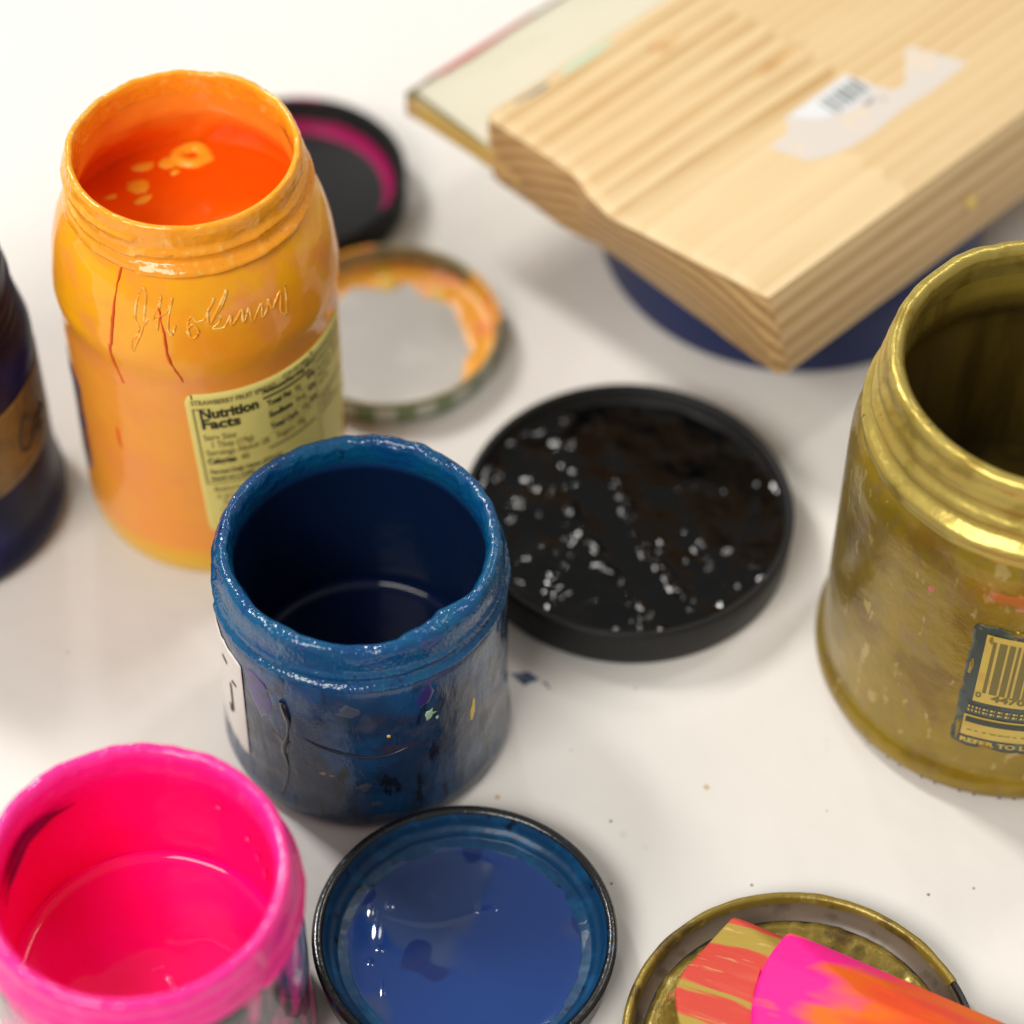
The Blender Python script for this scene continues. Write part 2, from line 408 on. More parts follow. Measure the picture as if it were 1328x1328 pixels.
# ------------------------------------------------------------------ the table
bm = bmesh.new()
tb = mesh('tabletop', [(-95, -45, -2.5), (95, -45, -2.5), (95, 95, -2.5), (-95, 95, -2.5), (-95, -45, 0), (95, -45, 0), (95, 95, 0), (-95, 95, 0)],
          [(3, 2, 1, 0), (4, 5, 6, 7), (0, 1, 5, 4), (1, 2, 6, 5), (2, 3, 7, 6), (3, 0, 4, 7)], tm.m, smooth=False)
tag(tb, kind='structure')
sm = [(-.02, -3.2), (.57, -3.14), (.93, -3.42), (.80, -3.50), (.64, -3.55), (.45, -3.68), (.26, -3.48)]
cx = sum(p[0] for p in sm)/len(sm); cy = sum(p[1] for p in sm)/len(sm)
V = [(cx, cy, .035)]+[(cx+(x-cx)*.6, cy+(y-cy)*.6, .03) for x, y in sm]+[(x, y, .004) for x, y in sm]
n = len(sm); F = []
for k in range(n):
    F += [(0, 1+k, 1+(k+1) % n), (1+k, 1+n+k, 1+n+(k+1) % n, 1+(k+1) % n)]
b = len(V); V += [(1.00, -3.5, .006), (1.12, -3.52, .006), (1.32, -3.86, .006), (1.12, -3.66, .006)]; F.append((b, b+3, b+2, b+1))
mesh('paint_smear', V, F, M_smear.m, tb)

M_dust = Mat('dark_speck', (.16, .14, .12), .6); M_fleckt = Mat('tan_fleck', (.62, .45, .25), .5)
for k, (x, y, r_, mm) in enumerate(((7.21, -10.86, .05, 0), (12.4, -11.11, .05, 0), (13.76, -10.87, .04, 0), (3.08, -8.67, .05, 0), (3.07, -10.87, .045, 0), (3.91, -3.73, .04, 0), (-.33, -7.86, .09, 1), (1.9, -6.1, .03, 0), (9.6, -8.2, .03, 0), (-11.6, -9.7, .035, 0), (-13.9, -2.6, .04, 0), (6.0, -7.4, .10, 1))):
    V = [(x, y, .02)]+[(x+r_*(1+.4*N(cos(q*1.05)*2, sin(q*1.05)*2, k))*cos(q*1.05), y+r_*(1+.4*N(cos(q*1.05)*2, sin(q*1.05)*2, k+9))*sin(q*1.05), .003) for q in range(6)]
    mesh('dust_speck' if mm == 0 else 'paint_fleck', V, [(0, 1+q, 1+(q+1) % 6) for q in range(6)], (M_dust if mm == 0 else M_fleckt).m, tb)
# ------------------------------------------------------------------ orange jar
OA = (-9.64, 4.41)
OR = [(3.3, .0), (3.85, .15), (4.10, .55), (4.22, 1.2), (4.22, 9.5), (4.27, 9.9), (4.33, 10.25), (4.32, 10.6), (4.27, 11.0), (4.18, 11.7), (4.0, 12.45), (3.75, 13.05), (3.56, 13.35), (3.5, 13.5)]
oj = thing('glass_jar', 'tall glass jar of orange paint with a yellow nutrition label', 'paint jar', OA)
lathe('jar_body', [(0, .25), (3.1, .2)]+OR, M_orange.m, oj, step=.35)
def orim_fn(a, r, z):
    t = a/(2*pi)
    if z > 13.3 and r > 3.35:
        for zz in (13.55, 14.15):
            d = (z-(zz+.45*((t+.3) % 1)-.1))/.13
            r += .12*exp(-d*d)
    n1 = N(cos(a)*3.4, sin(a)*3.4, z, 1.4); n2 = N(cos(a)*3.4, sin(a)*3.4, z, 4.5)
    return r+.035*n1+.02*n2, z+(.05*n1+.03*n2 if z > 14.5 else 0)
lathe('jar_rim', [(3.45, 13.3), (3.6, 13.32), (3.66, 13.42), (3.62, 13.6), (3.47, 13.75), (3.46, 14.75), (3.42, 14.95), (3.33, 15.03), (3.22, 14.98), (3.17, 14.8), (3.17, 14.5), (3.18, 14.2)], M_orim.m, oj, orim_fn, 240, .06)
lathe('inner_wall', [(3.17, 14.3), (3.18, 13.5), (3.35, 13.1), (3.85, 12.0), (4.05, 11.4), (4.1, 10.8)], M_oin.m, oj, lambda a, r, z: (r+.05*N(cos(a)*3, sin(a)*3, z, .9), z), step=.2)
field('paint', 4.06, lambda x, y: 11.55+.05*N(x, y, 3, .7)+.02*N(x, y, 1, 1.6), M_oliq.m, oj, 40, 120)
M_ohilite = Mat('yellow_orange_highlight', (.97, .50, .03), .2, spec=.3); M_ohilite.bump(1.2, .08, 4, 2)  # lighter colour stands in for reflections on the wet orange paint
def highlight_dab(cx, cy, rx, ry, h, rot=0, hole=0, seed=0, z0=11.53, mat=None, par=None, name='painted_highlight'):
    # raised lighter dab imitating a highlight, optionally with a dimple through its middle
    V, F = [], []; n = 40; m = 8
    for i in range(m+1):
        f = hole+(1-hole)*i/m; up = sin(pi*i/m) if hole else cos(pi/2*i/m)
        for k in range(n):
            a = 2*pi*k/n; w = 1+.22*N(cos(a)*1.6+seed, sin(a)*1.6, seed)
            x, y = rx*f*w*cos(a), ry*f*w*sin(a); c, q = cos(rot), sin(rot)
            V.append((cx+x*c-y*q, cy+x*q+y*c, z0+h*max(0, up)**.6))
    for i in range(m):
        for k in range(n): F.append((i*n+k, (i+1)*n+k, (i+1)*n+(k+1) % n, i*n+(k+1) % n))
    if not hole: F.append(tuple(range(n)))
    mesh(name, V, F, mat or M_ohilite.m, par or oj)
highlight_dab(-.30, 3.40, .72, .54, .16, .2, .25, 1); highlight_dab(-1.0, 3.08, .36, .26, .10, .6, 0, 2); highlight_dab(-1.76, 2.85, .42, .22, .10, .35, 0, 3)
highlight_dab(-1.80, 1.98, .42, .34, .12, 0, 0, 4); highlight_dab(-1.60, 1.42, .34, .16, .08, .6, 0, 5); highlight_dab(-2.60, 1.50, .22, .12, .08, .4, 0, 6); highlight_dab(-.75, 2.65, .18, .12, .08, .8, 0, 7)
# label with print
LSK = .75
lab = wrap_grid('nutrition_label', -91.8, -6, 2.6, 9.05, OR, M_label.m, oj, .025, 60, 24, LSK, .35, bot=lambda s: 2.2*max(0, (s-.72)/.28)**2)
P = Print(OR, .045, LSK, 9.05)
P.rect(-89.0, -88.4, 8.85, 9.04); P.rect(-34.6, -34.0, 8.85, 9.04)
P.text('Nutrition', -87.0, 7.98, .60, .022, width=1.80); P.text('Facts', -87.0, 7.52, .60, .022, width=1.18)
P.text('Calories', -87.2, 5.92, .36, .014, width=.86)
for t, z, w in (('Total Fat', 7.86, .86), ('Sodium', 7.34, .84), ('Total Carb', 6.80, 1.0)): P.text(t, -58.8, z, .36, .015, width=w)
P.text('Amount/Serving', -60.0, 8.47, .27, .010, width=1.55)
P.rect(-60.2, -35.2, 8.24, 8.33)
P.text('Percent Daily Values (DV) are', -87.0, 5.46, .24, .008, width=2.3); P.text('based on a 2,000 calorie diet.', -87.0, 5.16, .24, .008, width=2.3)
P.text('%DV*', -38.4, 8.5, .24, .008)
for z, t in ((7.95, '0%'), (7.4, '0%'), (6.85, '3%')): P.text(t, -38.0, z, .30, .010)
P.rect(-61, -36, 6.0, 6.06)
P.build('label_print', M_ink.m, lab)
P = Print(OR, .044, LSK, 9.05)
P.text('STRAWBERRY FRUIT SPREAD', -89.4, 8.58, .29, .006, width=2.62)
P.rect(-89.4, -88.8, 5.0, 8.38); P.rect(-89.2, -62, 5.0, 5.05); P.rect(-89.4, -84, 8.36, 8.41)
for t, th, z, w in (('Serv Size', -87.1, 7.00, .98), ('1 Tbsp (19g)', -84.8, 6.66, 1.30), ('Servings About 28', -87.1, 6.30, 1.95), ('40', -73.6, 5.92, .26)):
    P.text(t, th, z, .36, .004, width=w)
for t, th, z, w in (('0g', -45.3, 7.86, .26), ('0mg', -45.5, 7.34, .42), ('10g', -43.4, 6.80, .36), ('Sugars 10g', -57, 6.30, 1.1)): P.text(t, th, z, .36, .004, width=w)
for z in (7.75, 7.22, 6.68): P.rect(-59, -36, z-.06, z-.04)
for t, th, z in (('Before u', -87, 4.62), ('a press', -86.2, 4.30), ('Ser', -84.2, 3.98), ('remov', -85.6, 3.66)): P.text(t, th, z, .30, .003)
P.text('17.25 OZ (489g)', -50.5, 8.74, .27, .004, width=1.1)
P.rect(-33.2, -32.9, 4.6, 9.0)
for k in range(10):
    P.text(['INGREDIENTS:', 'STRAWBERRIES,', 'SUGAR, FRUIT', 'PECTIN, CITRIC', 'ACID', '', 'REFRIGERATE', 'AFTER', 'OPENING', ''][k] or '.', -31.5, 8.55-k*.33, .25, .004)
P.build('small_print', M_ink2.m, lab)
wrap_grid('back_label', -149-70, -149, 3.0, 7.3, OR, M_bluelab.m, oj, .02, 30, 8, 0, .3)
# embossed signature on the shoulder
J = ([], [])
S1 = [[(-109.6, 10.7), (-110.2, 10.99), (-106.4, 11.6), (-108.3, 11.94), (-107.6, 12.49), (-106.0, 12.90), (-103.8, 12.79), (-104.4, 12.01), (-105.2, 11.6), (-107.8, 11.1), (-109.6, 10.7)],
      [(-104.6, 11.75), (-102.6, 12.0), (-99.9, 12.11), (-97.2, 12.78), (-98.4, 12.1), (-99.0, 11.66)],
      [(-99.7, 12.11), (-94.9, 12.29), (-92.4, 12.76), (-94.2, 12.11), (-94.7, 11.74), (-93.4, 11.53), (-91.5, 11.89)],
      [(-86.2, 11.46), (-87.0, 11.71), (-84.6, 11.90), (-82.7, 11.65), (-84.4, 11.44), (-86.2, 11.5), (-86.6, 11.95), (-84.9, 12.16), (-83.0, 11.98), (-79.9, 12.04), (-77.8, 12.3), (-74.9, 12.66), (-76.0, 12.5), (-78.3, 12.24), (-77.9, 11.88), (-74.5, 12.25), (-69.0, 12.82), (-72.0, 12.4), (-77.8, 11.87), (-75.0, 12.06), (-73.1, 12.04), (-74.5, 11.85), (-77.0, 11.70), (-72.7, 11.67), (-70.2, 11.9), (-69.2, 12.0), (-69.4, 11.7), (-66.5, 11.9), (-64.3, 12.08), (-64.4, 11.67), (-62.4, 11.9), (-61.2, 12.08), (-60.8, 11.57), (-58.4, 11.8), (-55.5, 12.05), (-56.2, 11.6), (-53.1, 11.85), (-52.0, 12.1), (-51.5, 11.75), (-49.1, 11.9), (-46, 12.1), (-47.7, 11.53), (-45.5, 11.25), (-44.5, 11.6), (-43.0, 12.2)]]
for st in S1: tube('', [curl(OR, a, z, -.014) for a, z in smooth_line(st, 5)], lambda t: .044+.010*sin(t*23), None, None, join=J)
mesh('embossed_signature', J[0], J[1], M_emb.m, oj)
for cr in ([(-116.6, 13.3), (-117.4, 12.62), (-118.3, 11.63), (-119.3, 10.86), (-120.4, 10.31), (-119.4, 9.53), (-117.1, 9.0)], [(-97.9, 12.43), (-97.2, 11.88), (-96.1, 11.47), (-96.0, 10.92), (-94.6, 10.44), (-92.7, 10.02), (-91.2, 9.57)]):
    w = [(a+random.uniform(-.25, .25), z) for a, z in smooth_line(cr, 4)]
    tube('paint_run', [curl(OR, a, z, .005) for a, z in w], lambda t: max(.012, .05*(1-.6*abs(2*t-1))+.03*noise.noise(Vector((t*9, cr[0][0], 1)))), M_crack.m, oj)
blob_patch('paint_spot', [(-125.6, 6.6), (-124.6, 6.75), (-123.6, 6.55), (-123.2, 6.1), (-123.3, 5.75), (-124.2, 5.8), (-125.2, 6.15)], OR, M_crack.m, oj, .02)

# ------------------------------------------------------------------ blue jar and pink jar: the same pot
BL = [(3.9, 0), (4.25, .1), (4.40, .45), (4.36, .8), (4.30, 1.3), (4.28, 6.5), (4.24, 6.95)]
def pot(name, label, loc, mats, level, fn, group):
    t = thing(name, label, 'paint jar', loc, group=group)
    lathe('jar_body', [(0, .2), (3.6, .15)]+BL+[(4.15, 7.0)], mats[0], t, lambda a, r, z: (r+(.02*N(cos(a)*4, sin(a)*4, z, 1.2) if z > .6 else 0), z), step=.3)
    lathe('jar_rim', [(4.1, 6.90), (4.26, 6.93), (4.32, 7.08), (4.20, 7.22), (4.16, 8.0), (4.12, 8.25), (4.03, 8.42), (3.91, 8.48), (3.78, 8.43), (3.67, 8.25), (3.62, 7.9), (3.64, 7.6)], mats[1], t, fn, 260, .07)
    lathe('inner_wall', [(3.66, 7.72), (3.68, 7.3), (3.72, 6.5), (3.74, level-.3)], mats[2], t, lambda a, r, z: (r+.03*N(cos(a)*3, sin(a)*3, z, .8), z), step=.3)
    field('paint', 3.73, lambda x, y: level+.22*max(0, (hypot(x, y)-3.3)/.43)**3+.015*N(x, y, level, .8), mats[3], t, 40, 120)
    return t
def brim_fn(a, r, z):
    t = a/(2*pi)
    if r > 4.0 and z < 8.3:
        for zz in (7.0, 7.42):
            d = (z-(zz+.42*((t+.45) % 1)))/.10
            r += .10*exp(-d*d)
    n1 = N(cos(a)*4, sin(a)*4, z, .9); n2 = N(cos(a)*4, sin(a)*4, z, 2.6); n3 = N(cos(a)*4, sin(a)*4, z, 7)
    top = max(0, min(1, (z-7.9)/.4))
    r += .022*n2+.012*n3; z2 = z+top*(.08*n1+.035*n2+.02*n3)
    if r < 3.95:
        r += top*(.06*n1+.05*n2)
        for c, w, h in ((-46, 11, .30), (-62, 8, .14), (-118, 14, .10), (-150, 9, .08), (62, 10, .05)):
            d = ((math.degrees(a)-c+180) % 360-180)/w; r -= h*exp(-d*d)
    return r, z2
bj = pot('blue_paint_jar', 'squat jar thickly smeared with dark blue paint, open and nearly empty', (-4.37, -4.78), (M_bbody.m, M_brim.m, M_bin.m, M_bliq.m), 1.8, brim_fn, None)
wl = wrap_grid('side_label', -175, -141, 1.5, 6.0, BL, M_wlab.m, bj, .03, 20, 20, 0, .1, .10, 3)
P = Print(BL, .05); P.rect(-152, -150.5, 2.9, 4.3); P.rect(-154.5, -152.5, 2.7, 3.1); P.rect(-149.5, -146, 4.5, 4.62); P.rect(-158, -153, 5.0, 5.15); P.build('label_print', M_ink.m, wl)
def dab(c, w, h, n=9, j=.35, seed=0):
    rr = random.Random(seed); return [(c[0]+w*cos(2*pi*k/n)*(1+rr.uniform(-j, j)), c[1]+h*sin(2*pi*k/n)*(1+rr.uniform(-j, j))) for k in range(n)]
blob_patch('paint_splatter', [(-39.4, 4.62), (-38.6, 4.45), (-38.8, 3.9), (-40.2, 3.55), (-41.4, 3.62), (-41.2, 4.1), (-40.0, 4.35)], BL, M_yel.m, bj, .05, 'yellow drop')
blob_patch('paint_splatter', dab((-60.6, 5.15), 2.1, .22, 11, .55, 2), BL, M_mint.m, bj, .025, 'mint green fleck')
blob_patch('paint_splatter', dab((-57.6, 4.85), .9, .09, 7, .5, 3), BL, M_mint.m, bj, .02, 'mint green fleck')
blob_patch('paint_splatter', dab((-77.5, 4.66), .8, .08, 8, .2, 4), BL, M_yel.m, bj, .03, 'yellow fleck')
blob_patch('paint_splatter', dab((-104, 2.72), 1.3, .10, 9, .6, 5), BL, M_tan.m, bj, .02, 'tan fleck')
blob_patch('paint_splatter', dab((-100.5, 2.70), 1.7, .045, 9, .5, 6), BL, M_tan.m, bj, .02, 'tan fleck')
blob_patch('paint_splatter', [(-139, 6.1), (-134, 6.3), (-127, 6.0), (-124, 5.3), (-126, 4.6), (-131, 4.2), (-135, 4.7), (-139.5, 5.3)], BL, M_purple.m, bj, .03, 'purple patch')
blob_patch('paint_splatter', [(-64, 6.5), (-60, 6.7), (-58.5, 6.2), (-61, 5.75), (-65, 5.7), (-66.5, 5.95)], BL, M_purple.m, bj, .03, 'purple patch')
for k, (c, w, h) in enumerate((((-93, 5.9), 4, .28), ((-88, 2.2), 3.5, .16), ((-127.5, 5.8), 3, .16), ((-84, 1.35), 2.2, .12), ((-80, .75), 6, .10))):
    blob_patch('paint_splatter', dab(c, w, h, 12, .5, 20+k), BL, M_grey.m, bj, .015, 'grey blue smear')
tube('paint_drip', [curl(BL, a, z, 0) for a, z in smooth_line([(-119.5, 5.7), (-117.5, 4.9), (-118.5, 4.0), (-120.5, 3.3), (-119.3, 2.3), (-123, .9)], 6)], lambda t: .11*(1-t)**.5*(.6+.4*sin(t*14))+.03, M_dark.m, bj)
blob_patch('paint_splatter', [(-117, 3.9), (-119, 3.7), (-126, 3.95), (-122, 3.5), (-121, 3.2), (-119, 3.0)], BL, M_dark.m, bj, .03, 'dark fleck')
tube('paint_drip', [curl(BL, a, z, .0) for a, z in smooth_line([(-112, 4.3), (-104, 4.05), (-96, 3.9), (-88, 3.75), (-78, 3.75), (-70, 3.95)], 6)], lambda t: .05*sin(pi*t)+.012, M_dark.m, bj)

def prim_fn(a, r, z):
    t = a/(2*pi)
    if r > 4.0 and z < 8.3:
        for zz in (6.95, 7.45):
            d = (z-(zz+.42*((t+.1) % 1)))/.13; r += .11*exp(-d*d)
    n1 = N(cos(a)*4, sin(a)*4, z+9, .8); n2 = N(cos(a)*4, sin(a)*4, z+9, 2.2)
    return r+.03*n2, z+max(0, min(1, (z-7.9)/.4))*(.05*n1+.035*n2)
pj = pot('pink_paint_jar', 'jar of bright hot pink paint with a magenta rim', (-9.70, -15.97), (M_pbody.m, M_prim.m, M_pin.m, M_pliq.m), 3.4, prim_fn, None)
IN = [(3.64, 8.2), (3.62, 7.9), (3.66, 7.5), (3.70, 6.5), (3.72, 3.4)]
blob_patch('paint_run', [(160, 7.35), (168, 7.15), (176, 6.7), (180, 6.5), (172, 6.6), (150, 7.0), (135, 7.05), (124, 7.1), (138, 7.3), (150, 7.45)], [(3.58, 3.4), (3.58, 8.2)], M_prun.m, pj, -.03)

for k, (c, w_, h_) in enumerate((((38, 5.6), 1.6, .16), ((33, 5.2), 1.0, .30), ((44, 6.1), 1.8, .08), ((60, 6.7), 2.2, .07))):
    blob_patch('painted_glint', dab(c, w_, h_, 10, .5, 80+k), [(3.68, 3.4), (3.62, 8.2)], M_prim.m, pj, -.07)  # glints on the pink inner wall, built as magenta dabs
for cx_, cy_, rx_, ry_, r_, sd in ((.55, -.35, .16, .34, .5, 3), (.95, -.55, .22, .12, .9, 5), (.15, .05, .20, .07, .3, 8)):
    highlight_dab(cx_, cy_, rx_, ry_, .05, r_, 0, sd, 3.39, M_prim.m, pj, 'painted_glint')  # glints on the pink liquid, likewise built as dabs
# ------------------------------------------------------------------ gold jar
GA = (15.34, -2.23)
GD = [(5.1, 0), (5.5, .1), (5.78, .5), (5.80, .85), (5.68, 1.15), (5.60, 1.3), (5.62, 9.2), (5.6, 9.8), (5.48, 10.4), (5.3, 10.75), (5.18, 11.0)]
gj = thing('glass_jar', 'large wide-mouth glass jar coated in gold paint with a torn dark green label', 'paint jar', GA)
lathe('jar_body', [(0, .25), (4.9, .2)]+GD, M_gold.m, gj, lambda a, r, z: (r-(.05*exp(-((z-1.25-.12*N(cos(a)*2, sin(a)*2, 0))/.07)**2)), z), step=.16, segs=200)
def gneck_fn(a, r, z):
    t = ((a/(2*pi))+.15) % 1
    if z < 13.15 and r > 4.7:
        for zz, h in ((11.0, .30), (11.8, .24), (12.5, .14)):
            d = (z-(zz+.6*t-.3))/.24; r += h*exp(-d*d)
    n1 = N(cos(a)*5, sin(a)*5, z, .7); n2 = N(cos(a)*5, sin(a)*5, z, 2.4)
    top = max(0, min(1, (z-12.9)/.4))
    return r+.05*n1+.014*n2, z+top*(.07*n1+.03*n2)
lathe('jar_rim', [(5.2, 10.5), (5.34, 10.75), (5.16, 11.0), (5.02, 11.5), (4.97, 12.9), (4.97, 13.3), (4.90, 13.46), (4.78, 13.54), (4.6, 13.5), (4.47, 13.36), (4.42, 13.1), (4.44, 12.6)], M_gneck.m, gj, gneck_fn, 280, .08)
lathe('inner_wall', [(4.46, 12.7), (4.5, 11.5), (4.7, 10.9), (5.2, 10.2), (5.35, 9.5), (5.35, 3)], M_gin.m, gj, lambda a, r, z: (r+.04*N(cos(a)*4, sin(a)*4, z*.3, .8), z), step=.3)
field('paint', 5.34, lambda x, y: 4.0+.03*N(x, y, 2, .8), M_gin.m, gj, 20, 90)
gl = wrap_grid('barcode_label', -114.2, -70, 2.62, 8.30, GD, M_green.m, gj, .025, 60, 40, 0, .25, .10, 5)
P = Print(GD, .045); P.rect(-110.2, -74, 4.82, 7.95); P.rect(-111.6, -74, 3.12, 4.12); P.build('label_panel', M_ylab.m, gl)
P = Print(GD, .06); x = -108.0; rr = random.Random(3)
for w, g in ((1.0, .9), (2.2, .7), (1.7, .7), (.8, .8), (2.0, .6), (.7, .9), (1.5, .7), (.9, .6), (2.1, .8), (.8, .7), (1.4, .7), (.9, .9)):
    P.rect(x, x+w, 5.30, 7.70); x += w+g
P.text('0', -109.8, 5.05, .34, .01); P.text('44700 12345'[:5], -105.0, 5.0, .40, .016, 1.2)
[P.rect(-110+k*2.3, -110+k*2.3+1.5+.5*sin(k*5), 3.40, 3.44) for k in range(15)]
P.build('label_print', M_olive.m, gl)
P = Print(GD, .062); P.rect(-111.0, -74, 3.78, 4.04); P.build('label_band', M_ginsk.m, gl)
P = Print(GD, .045); P.text('REFER TO LABEL', -111.5, 2.80, .30, .012, 1.25)
[P.rect(-111+k*1.1, -111+k*1.1+.5+.3*sin(k*3.3), 4.30+.17*r_, 4.40+.17*r_) for k in range(32) for r_ in (0, 1)]
P.build('lettering', M_ylab.m, gl)
blob_patch('paint_smear', [(-112, 9.75), (-104, 9.9), (-92, 10.0), (-82, 9.8), (-80, 9.3), (-90, 9.1), (-104, 9.15), (-112, 9.4)], GD, M_rust.m, gj, .015)
for k, (c, w_, h_) in enumerate((((-112.8, 6.3), 1.1, .35), ((-112.6, 3.4), .8, .5), ((-104, 2.75), 2.2, .10), ((-101, 8.22), 3.0, .10), ((-108.8, 7.7), .9, .25))):
    blob_patch('paint_smear', dab(c, w_, h_, 14, .45, 60+k), GD, M_gold.m, gj, .08)
blob_patch('paint_smear', dab((-129, 8.75), 1.2, .14, 9, .5, 8), GD, M_pinksm.m, gj, .015)
for k in range(16):
    a = -140+k*6.1+(1.6 if k % 2 else 0)
    tube('embossed_dot', [curl(GD, a, .33, -.02), curl(GD, a, .33, .03)], .05, M_ginsk.m, gj)

# ------------------------------------------------------------------ navy jar at the left edge
NA = (-19.13, 3.53)
NV = [(3.9, 0), (4.4, .15), (4.55, .6), (4.48, 1.0), (4.34, 1.4), (4.26, 7.6), (4.15, 8.1), (3.98, 8.55), (3.86, 8.75)]
nj = thing('glass_jar', 'dark navy glass jar with a tan handwritten band, cut by the left edge', 'paint jar', NA)
lathe('jar_body', [(0, .2), (3.6, .15)]+NV, M_navy.m, nj, step=.3)
def nneck(a, r, z):
    t = ((a/(2*pi))+.5) % 1
    if r > 3.7 and z < 10.6:
        for zz in (9.0, 9.55):
            d = (z-(zz+.5*t))/.14; r += .12*exp(-d*d)
    return r, z
lathe('jar_rim', [(3.8, 8.6), (3.95, 8.72), (3.98, 8.9), (3.80, 9.1), (3.76, 10.9), (3.68, 11.1), (3.55, 11.15), (3.42, 11.0), (3.4, 8)], M_navy.m, nj, nneck, 160, .1)
field('paint', 3.42, lambda x, y: 8.1, M_bin.m, nj, 6, 80)
band = wrap_grid('paper_band', -175, 14, 3.7, 6.9, NV, M_band.m, nj, .02, 60, 10, 0, 0, .04, 2)
J = ([], [])
for st in ([(-17.5, 5.55), (-19.5, 5.9), (-23.5, 5.75), (-26.2, 5.2), (-25.6, 4.75), (-22, 4.6), (-18.4, 4.75), (-15, 5.05)], [(-9.5, 5.25), (-12.6, 5.2), (-13.4, 4.85), (-11, 4.65), (-8, 4.85), (-8.6, 5.2), (-6, 5.0), (-3, 5.2)]):
    tube('', [curl(NV, a, z, .03) for a, z in smooth_line(st, 6)], .05, None, None, join=J)
mesh('handwriting', J[0], J[1], M_ink.m, band)

# ------------------------------------------------------------------ lids
def lid_shell(r, h, t=.16, floor=.18, flare=0, bead=.05):
    return [(0, .02), (r-.35, .02), (r-.12, .05), (r-.02, .16), (r+flare, h-.15), (r+flare+bead, h-.06), (r+flare, h), (r-t+flare, h), (r-t-.04+flare, h-.1), (r-t-.02, floor+.25), (r-t-.12, floor+.06), (r-t-.3, floor), (0, floor)]
# big black lid
bl = thing('jar_lid', 'big black plastic lid full of wet black paint, beside the blue jar', 'lid', (3.75, 2.39))
lathe('lid_shell', [(0, .02), (5.0, .02), (5.2, .06), (5.28, .2), (5.34, 1.5), (5.30, 1.6), (5.15, 1.62), (5.06, 1.54), (5.04, .6), (0, .55)], M_blk.m, bl, segs=200)
def goo(x, y):
    r = hypot(x, y)
    # smooth wiped track from the left middle down to the front
    d1 = (x-(-.6-.35*y+.05*y*y))
    ridge = .17*exp(-((d1-.75-.3*N(x, y, 8, 1.3))/.17)**2)*max(0, min(1, (2.0-y)/1.2))*max(0, .35+1.6*N(x, y, 5, 2.1))+.10*exp(-((d1+.95-.3*N(x, y, 9, 1.2))/.2)**2)*max(0, min(1, (1.6-y)/1.2))*max(0, .4+1.6*N(x, y, 6, 2.0))
    calm = exp(-(d1/.85)**2)*max(0, min(1, (2.6-y)/1.5))
    n = .12*N(x, y, 1, .9)+.045*abs(N(x, y, 4, 1.8))+.010*N(x, y, 7, 4.2)
    edge = .10*max(0, (r-4.3)/.7)**2
    return .78+n*(1-.85*calm)+ridge+edge+.10*max(0, N(x, y, 12, 1.5)-.25)*(1-.8*calm)
field('paint', 5.05, goo, M_blkp.m, bl, 110, 300)
# blue lid
dl = thing('jar_lid', 'black lid holding a smooth pool of blue paint, in front of the blue jar', 'lid', (-1.2, -13.3))
lathe('lid_shell', [(0, .02), (3.9, .02), (4.15, .06), (4.25, .2), (4.27, .95), (4.36, 1.02), (4.38, 1.12), (4.30, 1.2), (4.14, 1.2), (4.07, 1.1), (4.02, .55), (3.6, .3), (0, .12)], M_blkgl.m, dl, segs=200)
def coat_fn(a, r, z):
    n1 = N(cos(a)*4, sin(a)*4, z, 1.2); n2 = N(cos(a)*4, sin(a)*4, z, 4.2)
    return r-.02+.02*n1+.006*n2, z+.04*n1+.01*n2
lathe('paint_coat', [(4.10, 1.14), (4.02, 1.0), (3.96, .8), (3.90, .72), (3.82, .70), (3.74, .6), (3.70, .48), (3.5, .42), (3.36, .38), (3.25, .30)], M_bcoat.m, dl, coat_fn, 240, .05)
def pool(x, y):
    r = hypot(x, y); z = .34+.05*max(0, (r-2.9)/.5)**2
    w = (x+.35*y-1.0); z += .018*exp(-((y-1.05-.25*sin(x*1.4))/.10)**2)*(1 if -2.6 < x < .9 else 0)
    z += .05*exp(-((x+2.75)/.09)**2-((y-1.15)/.25)**2)+.04*exp(-((x+2.2)/.10)**2-((y-1.35)/.14)**2)+.035*exp(-((x+2.7)/.08)**2-((y+.6)/.09)**2)+.03*exp(-((x+2.3)/.06)**2-((y+1.5)/.3)**2)
    z += .05*exp(-((x+2.55)/.12)**2-((y-.55)/.45)**2)+.04*exp(-((x+2.45)/.10)**2-((y+.15)/.10)**2)+.03*exp(-((x-.25)/.10)**2-((y-1.2)/.22)**2)
    return z+.006*N(x, y, 1, .8)
field('paint', 3.45, pool, M_bpool.m, dl, 100, 240)
# gold lid under the foam brushes
gd = thing('jar_lid', 'round metal lid smeared with gold paint, under two foam brush tips', 'lid', (8.25, -16.70))
lathe('lid_shell', [(0, .02), (4.5, .02), (4.8, .08), (4.90, .25), (4.93, .85), (5.0, .95), (4.96, 1.03), (4.86, 1.03), (4.80, .95), (4.72, .35), (4.5, .22), (0, .2)], M_lidedge.m, gd, segs=180)
lathe('lid_lining', [(4.79, .93), (4.74, .7), (4.70, .38), (4.48, .25)], M_lidwall.m, gd, segs=180)
def gring(a, r, z):
    n1 = N(cos(a)*5, sin(a)*5, z, .8); n2 = N(cos(a)*5, sin(a)*5, z, 3); return r+.04*n1+.04*n2, z+.05*n2+.03*n1
lathe('paint_residue', [(4.45, .25), (4.40, .36), (4.2, .42), (4.0, .36), (3.8, .34), (3.6, .28), (2, .27), (0, .27)], M_gpaint.m, gd, gring, 220, .08)
wall_arc('paint_rim', lambda a, t: [(4.76-.02+.02*N(a*9, 1), .80+.13*N(a*4, 5)), (4.78, .97), (4.86, 1.065), (4.97+.02*N(a*9, 3), 1.03), (5.03, .93+.08*N(a*6, 8))], 25, 200, M_gpaint.m, gd, 160)
